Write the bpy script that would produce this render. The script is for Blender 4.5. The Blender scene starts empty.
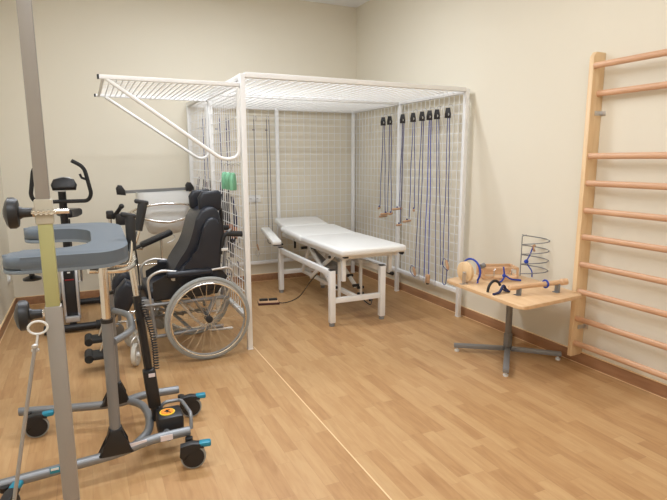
import bpy, bmesh, math, random
from mathutils import Vector as V, Matrix, noise
random.seed(7)
C = bpy.context.scene
col = C.collection
PI = math.pi
OR = {}   # root location of every built object (parts share their thing's origin)

# ---------------------------------------------------------------- materials
def mat(name, rgb, rough=0.5, metal=0.0, bump=0.0, bscale=60, var=0.04, spec=0.5, emit=None, vscale=8, coat=0):
    m = bpy.data.materials.new(name); m.use_nodes = True
    nt = m.node_tree; b = nt.nodes['Principled BSDF']
    b.inputs['Roughness'].default_value = rough; b.inputs['Metallic'].default_value = metal
    b.inputs['Specular IOR Level'].default_value = spec
    if coat: b.inputs['Coat Weight'].default_value = coat
    tc = nt.nodes.new('ShaderNodeTexCoord')
    n = nt.nodes.new('ShaderNodeTexNoise'); n.inputs['Scale'].default_value = vscale; n.inputs['Detail'].default_value = 3
    nt.links.new(tc.outputs['Object'], n.inputs['Vector'])
    r = nt.nodes.new('ShaderNodeMapRange'); r.inputs['To Min'].default_value = 1-var; r.inputs['To Max'].default_value = 1+var
    nt.links.new(n.outputs['Fac'], r.inputs['Value'])
    mx = nt.nodes.new('ShaderNodeVectorMath'); mx.operation = 'SCALE'; mx.inputs[0].default_value = rgb
    nt.links.new(r.outputs['Result'], mx.inputs['Scale']); nt.links.new(mx.outputs[0], b.inputs['Base Color'])
    if bump:
        n2 = nt.nodes.new('ShaderNodeTexNoise'); n2.inputs['Scale'].default_value = bscale
        nt.links.new(tc.outputs['Object'], n2.inputs['Vector'])
        bp = nt.nodes.new('ShaderNodeBump'); bp.inputs['Strength'].default_value = bump; bp.inputs['Distance'].default_value = 0.004
        nt.links.new(n2.outputs['Fac'], bp.inputs['Height']); nt.links.new(bp.outputs['Normal'], b.inputs['Normal'])
    if emit:
        b.inputs['Emission Color'].default_value = (*emit[0], 1); b.inputs['Emission Strength'].default_value = emit[1]
    return m

def wood(name, c1, c2, rough=0.4, axis=1, scale=9.0, stretch=0.12):
    m = bpy.data.materials.new(name); m.use_nodes = True
    nt = m.node_tree; b = nt.nodes['Principled BSDF']; b.inputs['Roughness'].default_value = rough
    tc = nt.nodes.new('ShaderNodeTexCoord'); mp = nt.nodes.new('ShaderNodeMapping')
    s = [scale, scale, scale]; s[axis] = scale*stretch; mp.inputs['Scale'].default_value = s
    nt.links.new(tc.outputs['Object'], mp.inputs['Vector'])
    n = nt.nodes.new('ShaderNodeTexNoise'); n.inputs['Scale'].default_value = 3; n.inputs['Detail'].default_value = 6; n.inputs['Distortion'].default_value = 0.6
    nt.links.new(mp.outputs[0], n.inputs['Vector'])
    cr = nt.nodes.new('ShaderNodeValToRGB'); cr.color_ramp.elements[0].position = 0.3; cr.color_ramp.elements[1].position = 0.7
    cr.color_ramp.elements[0].color = (*c1, 1); cr.color_ramp.elements[1].color = (*c2, 1)
    nt.links.new(n.outputs['Fac'], cr.inputs['Fac']); nt.links.new(cr.outputs['Color'], b.inputs['Base Color'])
    return m

def floor_mat():
    m = bpy.data.materials.new('vinyl_plank_floor'); m.use_nodes = True
    nt = m.node_tree; N = nt.nodes; L = nt.links; b = N['Principled BSDF']
    b.inputs['Roughness'].default_value = 0.42; b.inputs['Specular IOR Level'].default_value = 0.45
    tc = N.new('ShaderNodeTexCoord'); sp = N.new('ShaderNodeSeparateXYZ'); L.new(tc.outputs['Object'], sp.inputs[0])
    def M(op, a, bb=None):
        n = N.new('ShaderNodeMath'); n.operation = op
        for i, v in enumerate((a, bb)):
            if v is None: continue
            if isinstance(v, (int, float)): n.inputs[i].default_value = v
            else: L.new(v, n.inputs[i])
        return n.outputs[0]
    row = M('FLOOR', M('DIVIDE', sp.outputs['X'], 0.071))
    wn = N.new('ShaderNodeTexWhiteNoise'); wn.noise_dimensions = '1D'; L.new(row, wn.inputs['W'])
    ln = M('ADD', M('DIVIDE', sp.outputs['Y'], 0.40), M('MULTIPLY', wn.outputs['Value'], 7.3))
    cell = M('FLOOR', ln)
    cv = N.new('ShaderNodeCombineXYZ'); L.new(row, cv.inputs[0]); L.new(cell, cv.inputs[1])
    w2 = N.new('ShaderNodeTexWhiteNoise'); w2.noise_dimensions = '2D'; L.new(cv.outputs[0], w2.inputs['Vector'])
    # grain
    mp = N.new('ShaderNodeMapping'); mp.inputs['Scale'].default_value = (50, 7, 1); L.new(tc.outputs['Object'], mp.inputs['Vector'])
    ad = N.new('ShaderNodeVectorMath'); ad.operation = 'ADD'; L.new(mp.outputs[0], ad.inputs[0])
    sc = N.new('ShaderNodeVectorMath'); sc.operation = 'SCALE'; sc.inputs['Scale'].default_value = 20; L.new(w2.outputs['Color'], sc.inputs[0]); L.new(sc.outputs[0], ad.inputs[1])
    g = N.new('ShaderNodeTexNoise'); g.inputs['Scale'].default_value = 0.7; g.inputs['Detail'].default_value = 5; g.inputs['Distortion'].default_value = 0.8
    L.new(ad.outputs[0], g.inputs['Vector'])
    f = M('ADD', M('MULTIPLY', w2.outputs['Value'], 0.42), M('MULTIPLY', g.outputs['Fac'], 0.82))
    cr = N.new('ShaderNodeValToRGB'); e = cr.color_ramp.elements
    e[0].position = 0.22; e[0].color = (*FL0, 1); e[1].position = 0.9; e[1].color = (*FL2, 1)
    k = e.new(0.55); k.color = (*FL1, 1)
    L.new(f, cr.inputs['Fac'])
    fr = M('FRACT', M('DIVIDE', sp.outputs['X'], 0.071)); fy = M('FRACT', ln)
    edge = M('ADD', M('LESS_THAN', fr, 0.02), M('LESS_THAN', fy, 0.004)); edge = M('MINIMUM', edge, 1)
    mx = N.new('ShaderNodeMix'); mx.data_type = 'RGBA'; L.new(M('MULTIPLY', edge, 0.25), mx.inputs['Factor'])
    L.new(cr.outputs['Color'], mx.inputs[6]); mx.inputs[7].default_value = (0.22, 0.12, 0.06, 1)
    L.new(mx.outputs[2], b.inputs['Base Color'])
    return m
FL0 = (0.375, 0.195, 0.080); FL1 = (0.485, 0.278, 0.122); FL2 = (0.56, 0.350, 0.168)

M = dict(
 wall=mat('cream_wall_paint', (0.79, 0.735, 0.610), 0.75, bump=0.05, bscale=150, var=0.012, vscale=2, spec=0.25),
 ceil=mat('white_ceiling_paint', (0.86, 0.85, 0.84), 0.85, var=0.01, spec=0.2),
 base=wood('brown_baseboard', (0.33, 0.165, 0.085), (0.44, 0.235, 0.12), 0.45, axis=1),
 seam=mat('pale_weld_bead', (0.85, 0.62, 0.36), 0.4),
 white=mat('white_powder_coat', (0.86, 0.86, 0.85), 0.35, var=0.01),
 vinyl=mat('white_upholstery_vinyl', (0.88, 0.88, 0.86), 0.42, bump=0.05, bscale=300, var=0.01),
 navy=mat('navy_rope', (0.025, 0.040, 0.22), 0.8, bump=0.3, bscale=900, var=0.2, vscale=200),
 blue=mat('blue_cord', (0.02, 0.06, 0.42), 0.7, bump=0.3, bscale=900, var=0.2, vscale=200),
 greyrope=mat('grey_rope', (0.20, 0.18, 0.20), 0.8, var=0.2, vscale=150),
 black=mat('black_plastic', (0.014, 0.014, 0.016), 0.42, var=0.1),
 rubber=mat('black_rubber', (0.02, 0.02, 0.02), 0.7, bump=0.2, var=0.1),
 leather=mat('black_upholstery', (0.012, 0.015, 0.024), 0.36, bump=0.15, bscale=220, var=0.15),
 tyre=mat('grey_tyre_rubber', (0.33, 0.34, 0.33), 0.65, bump=0.1),
 chrome=mat('chromed_steel', (0.80, 0.78, 0.74), 0.14, metal=1, var=0.02),
 steel=mat('brushed_steel', (0.60, 0.58, 0.56), 0.38, metal=0.85, var=0.05, bump=0.05, bscale=300),
 zinc=mat('zinc_plated_steel', (0.36, 0.34, 0.32), 0.45, metal=0.6, var=0.06),
 alu=mat('grey_enamelled_steel', (0.24, 0.25, 0.265), 0.35, metal=0.35, var=0.03),
 darksteel=mat('grey_hammered_steel', (0.24, 0.24, 0.24), 0.45, metal=0.3, var=0.05),
 pad=mat('blue_grey_vinyl', (0.115, 0.143, 0.175), 0.42, bump=0.05, bscale=250, var=0.02),
 padside=mat('pale_blue_grey_vinyl', (0.20, 0.24, 0.28), 0.5, var=0.02),
 pine=wood('pale_pine', (0.74, 0.50, 0.27), (0.84, 0.62, 0.37), 0.42, axis=2),
 beech=wood('beech_dowel', (0.60, 0.34, 0.20), (0.72, 0.44, 0.27), 0.38, axis=1),
 beechx=wood('beech_block', (0.62, 0.38, 0.21), (0.76, 0.50, 0.30), 0.42, axis=0),
 board=wood('varnished_plywood', (0.66, 0.42, 0.22), (0.78, 0.54, 0.32), 0.36, axis=1, scale=6),
 handle=wood('tan_wooden_handle', (0.50, 0.29, 0.16), (0.66, 0.42, 0.26), 0.45, axis=0),
 green=mat('green_canvas', (0.20, 0.47, 0.29), 0.75, bump=0.2, var=0.08),
 dkcloth=mat('black_canvas', (0.022, 0.020, 0.026), 0.85, bump=0.3, var=0.2),
 nvcloth=mat('navy_canvas', (0.03, 0.035, 0.10), 0.85, bump=0.3, var=0.2),
 brcloth=mat('maroon_canvas', (0.09, 0.035, 0.03), 0.85, bump=0.3, var=0.2),
 orcloth=mat('orange_suede', (0.50, 0.17, 0.06), 0.8, bump=0.3, var=0.1),
 teal=mat('turquoise_plastic', (0.015, 0.24, 0.36), 0.4),
 orange=mat('orange_sticker', (0.95, 0.30, 0.03), 0.4),
 yellow=mat('yellow_sticker', (0.95, 0.70, 0.05), 0.4),
 red=mat('dark_red_plastic', (0.30, 0.02, 0.03), 0.4),
 scale=mat('greenish_yellow_scale_tape', (0.44, 0.43, 0.20), 0.4, metal=0.2),
 white_pl=mat('white_plastic', (0.80, 0.80, 0.78), 0.38, var=0.01),
 ivory=mat('ivory_plastic', (0.50, 0.46, 0.37), 0.4, var=0.01),
 silver=mat('silver_plastic', (0.55, 0.56, 0.58), 0.3, metal=0.6),
 sock=mat('dark_opening', (0.02, 0.02, 0.02), 0.8),
 label=mat('pale_paper_label', (0.80, 0.72, 0.74), 0.5),
 castor=mat('cream_castor_rubber', (0.62, 0.60, 0.54), 0.6),
 lamp=mat('lamp_diffuser', (0.9, 0.9, 0.9), 0.5, emit=((1.0, 0.95, 0.87), 4.0)),
)
M['floor'] = floor_mat()

# ---------------------------------------------------------------- mesh builder
class MB:
    def __init__(s): s.bm = bmesh.new(); s.mats = []; s.cur = 0
    def use(s, m):
        if m not in s.mats: s.mats.append(m)
        s.cur = s.mats.index(m); return s
    def _mark(s, geo, smooth=True):
        for f in geo:
            f.material_index = s.cur; f.smooth = smooth
    def box(s, c, d, rot=None, bev=0.0, seg=2):
        n0 = set(s.bm.faces)
        mtx = Matrix.Translation(V(c)) @ (rot.to_4x4() if rot is not None else Matrix()) @ Matrix.Diagonal((d[0], d[1], d[2], 1))
        r = bmesh.ops.create_cube(s.bm, size=1, matrix=mtx)
        if bev:
            es = list({e for v in r['verts'] for e in v.link_edges})
            bmesh.ops.bevel(s.bm, geom=es, offset=min(bev, min(d)*0.49), segments=seg, profile=0.5, affect='EDGES')
        s._mark([f for f in s.bm.faces if f not in n0], smooth=False); return s
    def b2(s, a, b, bev=0.0, seg=2):
        a, b = V(a), V(b); return s.box((a+b)/2, [abs(x) for x in (b-a)], bev=bev, seg=seg)
    def beam(s, a, b, w, h, bev=0.002, up=(0, 0, 1)):       # rectangular bar from a to b
        a, b = V(a), V(b); d = (b-a); L_ = d.length; d.normalize(); u = V(up)
        if abs(d.dot(u)) > 0.98: u = V((0, 1, 0))
        x = d.cross(u).normalized(); z = x.cross(d)
        return s.box((a+b)/2, (w, L_, h), rot=Matrix((x, d, z)).transposed(), bev=bev)
    def tube(s, pts, r, seg=10, closed=False, caps=True, fil=0, prof=None):
        pts = [V(p) for p in pts]
        if fil: pts = fillet(pts, fil, closed)
        n = len(pts)
        rr = r if isinstance(r, (list, tuple)) else [r]*n
        T = []
        for i in range(n):
            if closed: t = pts[(i+1) % n]-pts[i-1]
            else: t = pts[min(i+1, n-1)]-pts[max(i-1, 0)]
            T.append(t.normalized())
        u = T[0].orthogonal().normalized() if prof is None else (V((0, 0, 1))-T[0]*T[0].z)
        if u.length < 1e-3: u = V((0, 1, 0))
        u.normalize()
        rings = []; prev = T[0]
        for i in range(n):
            q = prev.rotation_difference(T[i]); u = q @ u; u = (u-T[i]*u.dot(T[i])).normalized(); prev = T[i]
            w = T[i].cross(u)
            if prof: ring = [s.bm.verts.new(pts[i]+u*b_+w*a_) for a_, b_ in prof]
            else: ring = [s.bm.verts.new(pts[i]+(u*math.cos(2*PI*k/seg)+w*math.sin(2*PI*k/seg))*rr[i]) for k in range(seg)]
            rings.append(ring)
        m = len(rings[0]); F = []
        for i in range(n if closed else n-1):
            a, b = rings[i], rings[(i+1) % n]
            for k in range(m): F.append(s.bm.faces.new((a[k], a[(k+1) % m], b[(k+1) % m], b[k])))
        s._mark(F, smooth=prof is None)
        if caps and not closed:
            s._mark([s.bm.faces.new(rings[0][::-1]), s.bm.faces.new(rings[-1])], smooth=False)
        return s
    def cyl(s, a, b, r, r2=None, seg=20): return s.tube([a, b], [r, r if r2 is None else r2], seg)
    def lathe(s, c, axis, prof, seg=28, closed=False):       # prof: (radius, offset along axis)
        c = V(c); ax = V(axis).normalized(); u = ax.orthogonal().normalized(); w = ax.cross(u)
        rings = []
        for r, h in prof:
            rings.append([s.bm.verts.new(c+ax*h+(u*math.cos(2*PI*k/seg)+w*math.sin(2*PI*k/seg))*max(r, 1e-4)) for k in range(seg)])
        F = []; n = len(rings)
        for i in range(n if closed else n-1):
            a, b = rings[i], rings[(i+1) % n]
            for k in range(seg): F.append(s.bm.faces.new((a[k], a[(k+1) % seg], b[(k+1) % seg], b[k])))
        s._mark(F)
        if not closed: s._mark([s.bm.faces.new(rings[0][::-1]), s.bm.faces.new(rings[-1])], False)
        return s
    def prism(s, poly, o, ux, uy, uz, th, bev=0.0, seg=2, smooth=False):  # 2D poly extruded by th along uz, centred
        o, ux, uy, uz = V(o), V(ux), V(uy), V(uz); n0 = set(s.bm.faces)
        a = [s.bm.verts.new(o+ux*x+uy*y-uz*th/2) for x, y in poly]
        b = [s.bm.verts.new(o+ux*x+uy*y+uz*th/2) for x, y in poly]
        n = len(poly)
        fa = s.bm.faces.new(a[::-1]); fb = s.bm.faces.new(b)
        for k in range(n): s.bm.faces.new((a[k], a[(k+1) % n], b[(k+1) % n], b[k]))
        if bev:
            bmesh.ops.bevel(s.bm, geom=list(set(fa.edges) | set(fb.edges)), offset=bev, segments=seg, profile=0.5, affect='EDGES')
        s._mark([f for f in s.bm.faces if f not in n0], smooth); return s
    def ball(s, c, r, sc=(1, 1, 1), sub=2):
        n0 = set(s.bm.faces)
        bmesh.ops.create_icosphere(s.bm, subdivisions=sub, radius=r, matrix=Matrix.Translation(V(c)) @ Matrix.Diagonal((*sc, 1)))
        s._mark([f for f in s.bm.faces if f not in n0]); return s
    def build(s, name, m, parent=None, kind=None, label=None, sub=0):
        me = bpy.data.meshes.new(name)
        off = OR.get(parent.name, V((0, 0, 0))) if parent else V((0, 0, 0))
        bmesh.ops.recalc_face_normals(s.bm, faces=s.bm.faces)
        bmesh.ops.translate(s.bm, verts=s.bm.verts, vec=-off)
        s.bm.to_mesh(me); s.bm.free()
        ms = s.mats if s.mats else [m]
        for x in ms: me.materials.append(M[x] if isinstance(x, str) else x)
        o = bpy.data.objects.new(name, me); col.objects.link(o)
        if parent: o.parent = parent; OR[o.name] = off
        if kind: o['kind'] = kind
        if label: o['label'] = label
        if sub:
            md = o.modifiers.new('sub', 'SUBSURF'); md.levels = sub; md.render_levels = sub
        else:
            try: me.set_sharp_from_angle(angle=math.radians(40))
            except Exception: pass
        return o

def fillet(pts, r, closed=False, k=5):
    out = []; n = len(pts)
    for i in range(n):
        if not closed and i in (0, n-1): out.append(pts[i]); continue
        p, a, b = pts[i], pts[i-1], pts[(i+1) % n]
        da, db = (a-p), (b-p); t = min(r, da.length*0.48, db.length*0.48)
        A = p+da.normalized()*t; B = p+db.normalized()*t
        for j in range(k+1):
            q = j/k; out.append(A*(1-q)**2+p*2*q*(1-q)+B*q*q)
    return out
def spline(pts, k=8):      # Catmull-Rom through points
    P = [V(p) for p in pts]; P = [P[0]*2-P[1]]+P+[P[-1]*2-P[-2]]; out = []
    for i in range(1, len(P)-2):
        for j in range(k):
            t = j/k; a, b, c, d = P[i-1:i+3]
            out.append(0.5*((2*b)+(c-a)*t+(2*a-5*b+4*c-d)*t*t+(3*b-a-3*c+d)*t**3))
    out.append(P[-2]); return out
def thing(name, label, cat, loc=(0, 0, 0), group=None):
    o = bpy.data.objects.new(name, None); col.objects.link(o); o.location = loc; o.empty_display_size = 0.1
    o['label'] = label; o['category'] = cat; OR[o.name] = V(loc)
    if group: o['group'] = group
    return o
def tag(o, label, cat, group=None):
    o['label'] = label; o['category'] = cat
    if group: o['group'] = group
    return o
def dup(root, loc, label=None, rz=0.0):
    r = root.copy(); col.objects.link(r); r.location = loc; r.rotation_euler = (0, 0, rz)
    if label: r['label'] = label
    for ch in list(root.children):
        c = ch.copy(); col.objects.link(c); c.parent = r
        for g in list(ch.children):
            d = g.copy(); col.objects.link(d); d.parent = c
    return r

# ---------------------------------------------------------------- room
XR, YB, XL, YF, HC = 0.064, 0.05, -3.70, -7.4, 3.18
MB().b2((XL-.1, YF-.1, -.1), (XR+.1, YB+.1, 0)).build('floor', 'floor', kind='structure')
MB().b2((XL-.1, YF-.1, HC), (XR+.1, YB+.1, HC+.1)).build('ceiling', 'ceil', kind='structure')
MB().b2((XL-.1, YB, 0), (XR+.1, YB+.1, HC)).build('wall_back', 'wall', kind='structure')
MB().b2((XR, YF-.1, 0), (XR+.1, YB, HC)).build('wall_right', 'wall', kind='structure')
MB().b2((XL-.1, YF-.1, 0), (XL, YB, HC)).build('wall_left', 'wall', kind='structure')
MB().b2((XL, YF-.1, 0), (XR, YF, HC)).build('wall_front', 'wall', kind='structure')
bh, bt = 0.082, 0.010
MB().b2((XR-bt, YF, 0), (XR, YB, bh), bev=.003).build('baseboard_right', 'base', kind='structure')
MB().b2((XL, YF, 0), (XL+bt, YB, bh), bev=.003).build('baseboard_left', 'base', kind='structure')
MB().b2((XL+bt, YB-bt, 0), (XR-bt, YB, bh), bev=.003).build('baseboard_back', 'base', kind='structure')
MB().b2((XL+bt, YF, 0), (XR-bt, YF+bt, bh), bev=.003).build('baseboard_front', 'base', kind='structure')
m = MB()   # thin pale sealing bead on top of and below the baseboards
m.b2((XR-bt-.002, YF, bh), (XR, YB, bh+.005)); m.b2((XL, YF, bh), (XL+bt+.002, YB, bh+.005)); m.b2((XL, YB-bt-.002, bh), (XR, YB, bh+.005))
m.b2((XR-bt-.006, YF, 0), (XR-bt, YB, .003)); m.b2((XL+bt, YF, 0), (XL+bt+.006, YB, .003)); m.b2((XL, YB-bt-.006, 0), (XR, YB-bt, .003))
m.build('trim_1', 'seam', kind='structure')
MB().beam((-1.912, -2.05, .0006), (-1.925, -7.3, .0006), .007, .0016, bev=0).build('trim_2', 'seam', kind='structure')

# ---------------------------------------------------------------- ceiling lights
lt = thing('ceiling_light', 'white rectangular ceiling lamp over the middle of the room', 'ceiling light', (-1.9, -3.6, HC), 'ceiling lamps')
m = MB(); m.b2((-2.55, -3.78, HC-.07), (-1.25, -3.42, HC), bev=.006); m.build('housing', 'white', lt)
m = MB(); m.b2((-2.50, -3.74, HC-.082), (-1.30, -3.46, HC-.068), bev=.004); m.build('diffuser', 'lamp', lt)
LAMPS = [(-2.85, -3.7, 'ceiling lamp left of the middle of the room'), (-1.35, -3.7, 'ceiling lamp right of the middle of the room'), (-2.75, -6.1, 'ceiling lamp behind on the left'), (-1.35, -6.1, 'ceiling lamp behind on the right'), (-1.9, -1.75, 'ceiling lamp added above the therapy cage to brighten its inside')]  # last one added out of view to brighten the cage interior and back wall
for x, y, lab in LAMPS[1:]: dup(lt, (x, y, HC), 'white rectangular '+lab)
lt.location = (LAMPS[0][0], LAMPS[0][1], HC); lt['label'] = 'white rectangular '+LAMPS[0][2]
def area(x, y, z, sx, sy, P, name):
    l = bpy.data.lights.new(name, 'AREA'); l.shape = 'RECTANGLE'; l.size = sx; l.size_y = sy; l.energy = P; l.color = LC
    o = bpy.data.objects.new(name, l); o.location = (x, y, z); col.objects.link(o); return o
LC = (0.87, 0.935, 1.03)
for (x, y, lab), P in zip(LAMPS, (31, 9, 29, 10, 47)): area(x, y, HC-.09, 1.2, .28, P, 'lamp_light')

# ---------------------------------------------------------------- therapy cage
W, D, H = 1.95, 2.10, 2.0
cage = thing('therapy_cage', 'white wire mesh therapy cage standing in the back corner around the couch', 'therapy cage', (-W/2, -D/2, 0))
ps = .038
def post(x, y, z0=0.0, w=ps):
    m = MB(); m.b2((x-w/2, y-w/2, z0+.006), (x+w/2, y+w/2, H), bev=.003)
    m.b2((x-w/2-.002, y-w/2-.002, z0), (x+w/2+.002, y+w/2+.002, z0+.01), bev=.002); return m
for x, y in ((-W, -D), (-W, -D/2), (-W, 0), (-W/2, 0), (0, 0), (0, -D/2), (0, -D)):
    post(x, y).build('post', 'white', cage)
rz = .235
def rail(a, b, name, w=.035, h=.035):
    MB().beam(a, b, w, h, bev=.003).build(name, 'white', cage)
e = ps/2
tz = H-.0175
rail((-W+e, -D, tz+.012), (0-e, -D, tz+.012), 'top_rail', .036, .036)
rail((-W+e, -D/2, tz), (0-e, -D/2, tz), 'top_rail')
rail((-W+e, 0, tz), (-W/2-e, 0, tz), 'top_rail'); rail((-W/2+e, 0, tz), (-e, 0, tz), 'top_rail')
for x in (-W, 0):
    rail((x, -D+e, tz), (x, -D/2-e, tz), 'top_rail'); rail((x, -D/2+e, tz), (x, -e, tz), 'top_rail')
    rail((x, -D+e, rz), (x, -D/2-e, rz), 'bottom_rail'); rail((x, -D/2+e, rz), (x, -e, rz), 'bottom_rail')
rail((-W+e, 0, rz), (-W/2-e, 0, rz), 'bottom_rail'); rail((-W/2+e, 0, rz), (-e, 0, rz), 'bottom_rail')
wr = .0038
def mesh_panel(o, u, v, nu, nv, name='mesh_panel', r=wr, frame=True):
    o, u, v = V(o), V(u), V(v); m = MB(); n = u.cross(v).normalized()
    for i in range(nu+1):
        a = o+u*i/nu; m.tube([a, a+v], r, 4)
    for j in range(nv+1):
        a = o+v*j/nv+n*(2*r*.9); m.tube([a, a+u], r, 4)
    m.build(name, 'white', cage)
zb, zt = rz+.02, H-.037
nz = 21
for x in (-W, 0):
    mesh_panel((x, -D+e, zb), (0, D/2-2*e, 0), (0, 0, zt-zb), 14, nz)
    mesh_panel((x, -D/2+e, zb), (0, D/2-2*e, 0), (0, 0, zt-zb), 14, nz)
for x in (-W, -W/2):
    mesh_panel((x+e, 0, zb), (W/2-2*e, 0, 0), (0, 0, zt-zb), 12, nz)
for y in (-D, -D/2):
    mesh_panel((-W+e, y+.018, H-.018), (W-2*e, 0, 0), (0, D/2-.036, 0), 28, 15, 'roof_mesh', .0040)
# folding side flap with its two support tubes
fz = 1.925
fl = MB()
fl.beam((-W-.02, -D, fz), (-2.86, -D, fz), .032, .026, bev=.003); fl.beam((-W-.02, -D/2, fz), (-2.86, -D/2, fz), .026, .022, bev=.003)
fl.beam((-2.84, -D, fz), (-2.84, -D/2, fz), .012, .012, bev=.002); fl.beam((-W-.028, -D, fz), (-W-.028, -D/2, fz), .012, .012, bev=.002)
fl.use('white')
fr_ = fl.build('flap_frame', 'white', cage)
m = MB()
for i in range(23):
    x = -W-.03-(2.80-W)*i/22; m.tube([(x, -D+.01, fz), (x, -D/2-.01, fz)], .0038, 4)
for j in range(13):
    y = -D+.03+(D/2-.06)*j/12; m.tube([(-W-.02, y, fz+.005), (-2.82, y, fz+.005)], .003, 4)
m.build('flap_mesh', 'white', fr_)
MB().b2((-2.872, -D-.016, fz-.013), (-2.86, -D+.016, fz+.013)).build('end_cap', 'black', fr_)
MB().b2((-2.872, -D/2-.013, fz-.011), (-2.86, -D/2+.013, fz+.011)).build('end_cap', 'black', fr_)
MB().tube([(-2.82, -D, fz-.01), (-2.10, -D, 1.41), (-1.985, -D, 1.43), (-1.975, -D, 1.90)], .013, 12, fil=.09).build('support_tube', 'white', cage)
MB().tube([(-2.79, -D/2, fz-.01), (-2.06, -D/2, 1.42), (-1.985, -D/2, 1.44), (-1.978, -D/2, 1.90)], .013, 12, fil=.09).build('support_tube', 'white', cage)

# ---------------------------------------------------------------- pulley ropes, right side
def hook(m, x, y, z, n=(-1, 0, 0), s=1.0):
    n = V(n); p = V((x, y, z))
    m.tube(spline([p+V((0, 0, .03*s)), p+n*.012*s+V((0, 0, .035*s)), p+n*.018*s+V((0, 0, .015*s)), p+n*.008*s, p-n*.0+V((0, 0, -.004*s))], 4), .0022*s, 6)
def rope_pts(a, b, sag=.006):
    a, b = V(a), V(b); ph = random.random()*6
    return [a.lerp(b, t/10)+V((0, math.sin(ph+t*.9)*sag*math.sin(PI*t/10), 0)) for t in range(11)]
def t_handle(parent, x, y, z, ln, ang, tilt=0.0, name='handle'):
    d = V((math.cos(ang), math.sin(ang), tilt)).normalized()
    c = V((x-.02*math.cos(ang)*0, y, z)); m = MB()
    m.tube([c-d*ln/2, c-d*ln*.46, c, c+d*ln*.46, c+d*ln/2], [.008, .0115, .0125, .0115, .008], 10)
    m.build(name, 'handle', parent)
    k = MB(); k.ball(c+V((0, 0, .018)), .010, sub=1); k.build('knot', 'navy', parent)
RS = [ # y of block, [(y, z, style)], thickness, label
 (-.818, [(-.770, .885, 't'), (-.885, .806, 'T')], 'navy', 'blue pulley rope nearest the back corner, with two wooden grips'),
 (-.952, [(-.935, .835, 'T'), (-1.010, .843, 't')], 'navy', 'blue pulley rope just left of the middle cage post on the right'),
 (-1.201, [(-1.165, .908, 'T'), (-1.190, .743, 'w')], 'navy', 'blue pulley rope just right of the middle post, its two grips one above the other'),
 (-1.389, [(-1.354, .80, 'T'), (-1.448, .919, 't')], 'navy', 'second pulley rope right of the middle post, short, ending in two wooden grips'),
 (-1.54, [(-1.483, .315, 'v'), (-1.555, .27, 'c')], 'navy', 'long pulley rope with an upright wooden handle, leftmost of the long ones'),
 (-1.66, [(-1.640, .262, 'c'), (-1.715, .300, 'b')], 'blue', 'long bright blue pulley rope ending in a wooden block near the bottom rail'),
 (-1.775, [(-1.828, .262, 'c'), (-1.898, .427, 'c')], 'navy', 'long pulley rope ending in metal clips, second from the front post'),
 (-1.935, [(-1.935, .29, 'l'), (-2.008, .475, 'v')], 'navy', 'blue pulley rope nearest the front post, looped low with a wooden handle'),
]
for i, (yb, ends, rm, lab) in enumerate(RS):
    zt_ = 1.815
    t = thing('pulley_rope', lab, 'pulley rope', (-.03, yb, zt_), 'pulley ropes on the right side of the cage')
    m = MB(); m.use('black')
    m.prism([(-.027, -.045), (.027, -.045), (.027, -.01), (.018, .042), (-.018, .042), (-.027, -.01)], (-.062, yb, zt_), (.80, -.60, 0), (0, 0, 1), (.60, .80, 0), .022, bev=.004)
    blk = m.build('pulley_block', 'black', t)
    m = MB(); m.cyl((-.068, yb-.006, zt_-.015), (-.036, yb+.006, zt_-.015), .014, seg=14); m.build('pulley_wheel', 'steel', blk)
    m = MB(); m.tube(spline([(-.05, yb, zt_+.038), (-.052, yb+.008, zt_+.06), (-.03, yb+.004, zt_+.075), (-.012, yb, zt_+.06), (-.014, yb, zt_+.045)], 4), .003, 6); m.build('hook', 'steel', t)
    top = V((-.052, yb, zt_-.02))
    m = MB()
    for k, (ye, ze, st) in enumerate(ends):
        sgn = 1 if ye > yb else -1
        if k: sgn = -1 if ends[0][0] > ye else 1
        a = top+V((0, (.014 if k == 0 else -.014), -.01))
        m.tube(rope_pts(a, (-.06, ye, ze+.02)), .0042 if rm == 'blue' else .0036, 6)
        if st == 'l': m.tube(spline([(-.06, ye, ze+.03), (-.062, ye-.005, ze-.0), (-.06, ye-.03, ze-.018), (-.06, ye-.052, ze+.02), (-.06, ye-.06, ze+.17)], 5), .0036, 6)
    m.build('rope', rm, t)
    for k, (ye, ze, st) in enumerate(ends):
        if st == 'T': t_handle(t, -.085, ye, ze, .135, math.radians(200+random.uniform(-15, 15)), random.uniform(-.08, .12))
        elif st == 't': t_handle(t, -.07, ye, ze, .07, math.radians(220+random.uniform(-20, 20)), random.uniform(-.1, .1))
        elif st == 'w': t_handle(t, -.075, ye, ze, .07, math.radians(190))
        elif st == 'v':
            m = MB(); a, b = V((-.065, ye-.012, ze-.05)), V((-.07, ye+.016, ze+.035)); m.tube([a, a.lerp(b, .2), a.lerp(b, .8), b], [.009, .014, .014, .009], 10); m.build('handle', 'handle', t)
            m = MB(); m.tube(spline([b, b+V((-.01, .02, .01)), (a+b)/2+V((-.02, .045, 0)), a+V((0, .02, -.01)), a], 5), .003, 6); m.build('handle_loop', rm, t)
        elif st == 'b':
            m = MB(); m.box((-.07, ye, ze-.02), (.03, .045, .085), bev=.006); m.build('handle', 'handle', t)
            m = MB(); m.cyl((-.07, ye, ze-.075), (-.07, ye, ze-.06), .014, seg=10); m.build('clip', 'black', t)
        elif st == 'c':
            m = MB(); m.tube([V((-.062, ye+.010*math.sin(q), ze-.012+.028*math.cos(q))) for q in [j*2*PI/14 for j in range(14)]], .0026, 6, closed=True); m.build('clip', 'steel', t)

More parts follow.
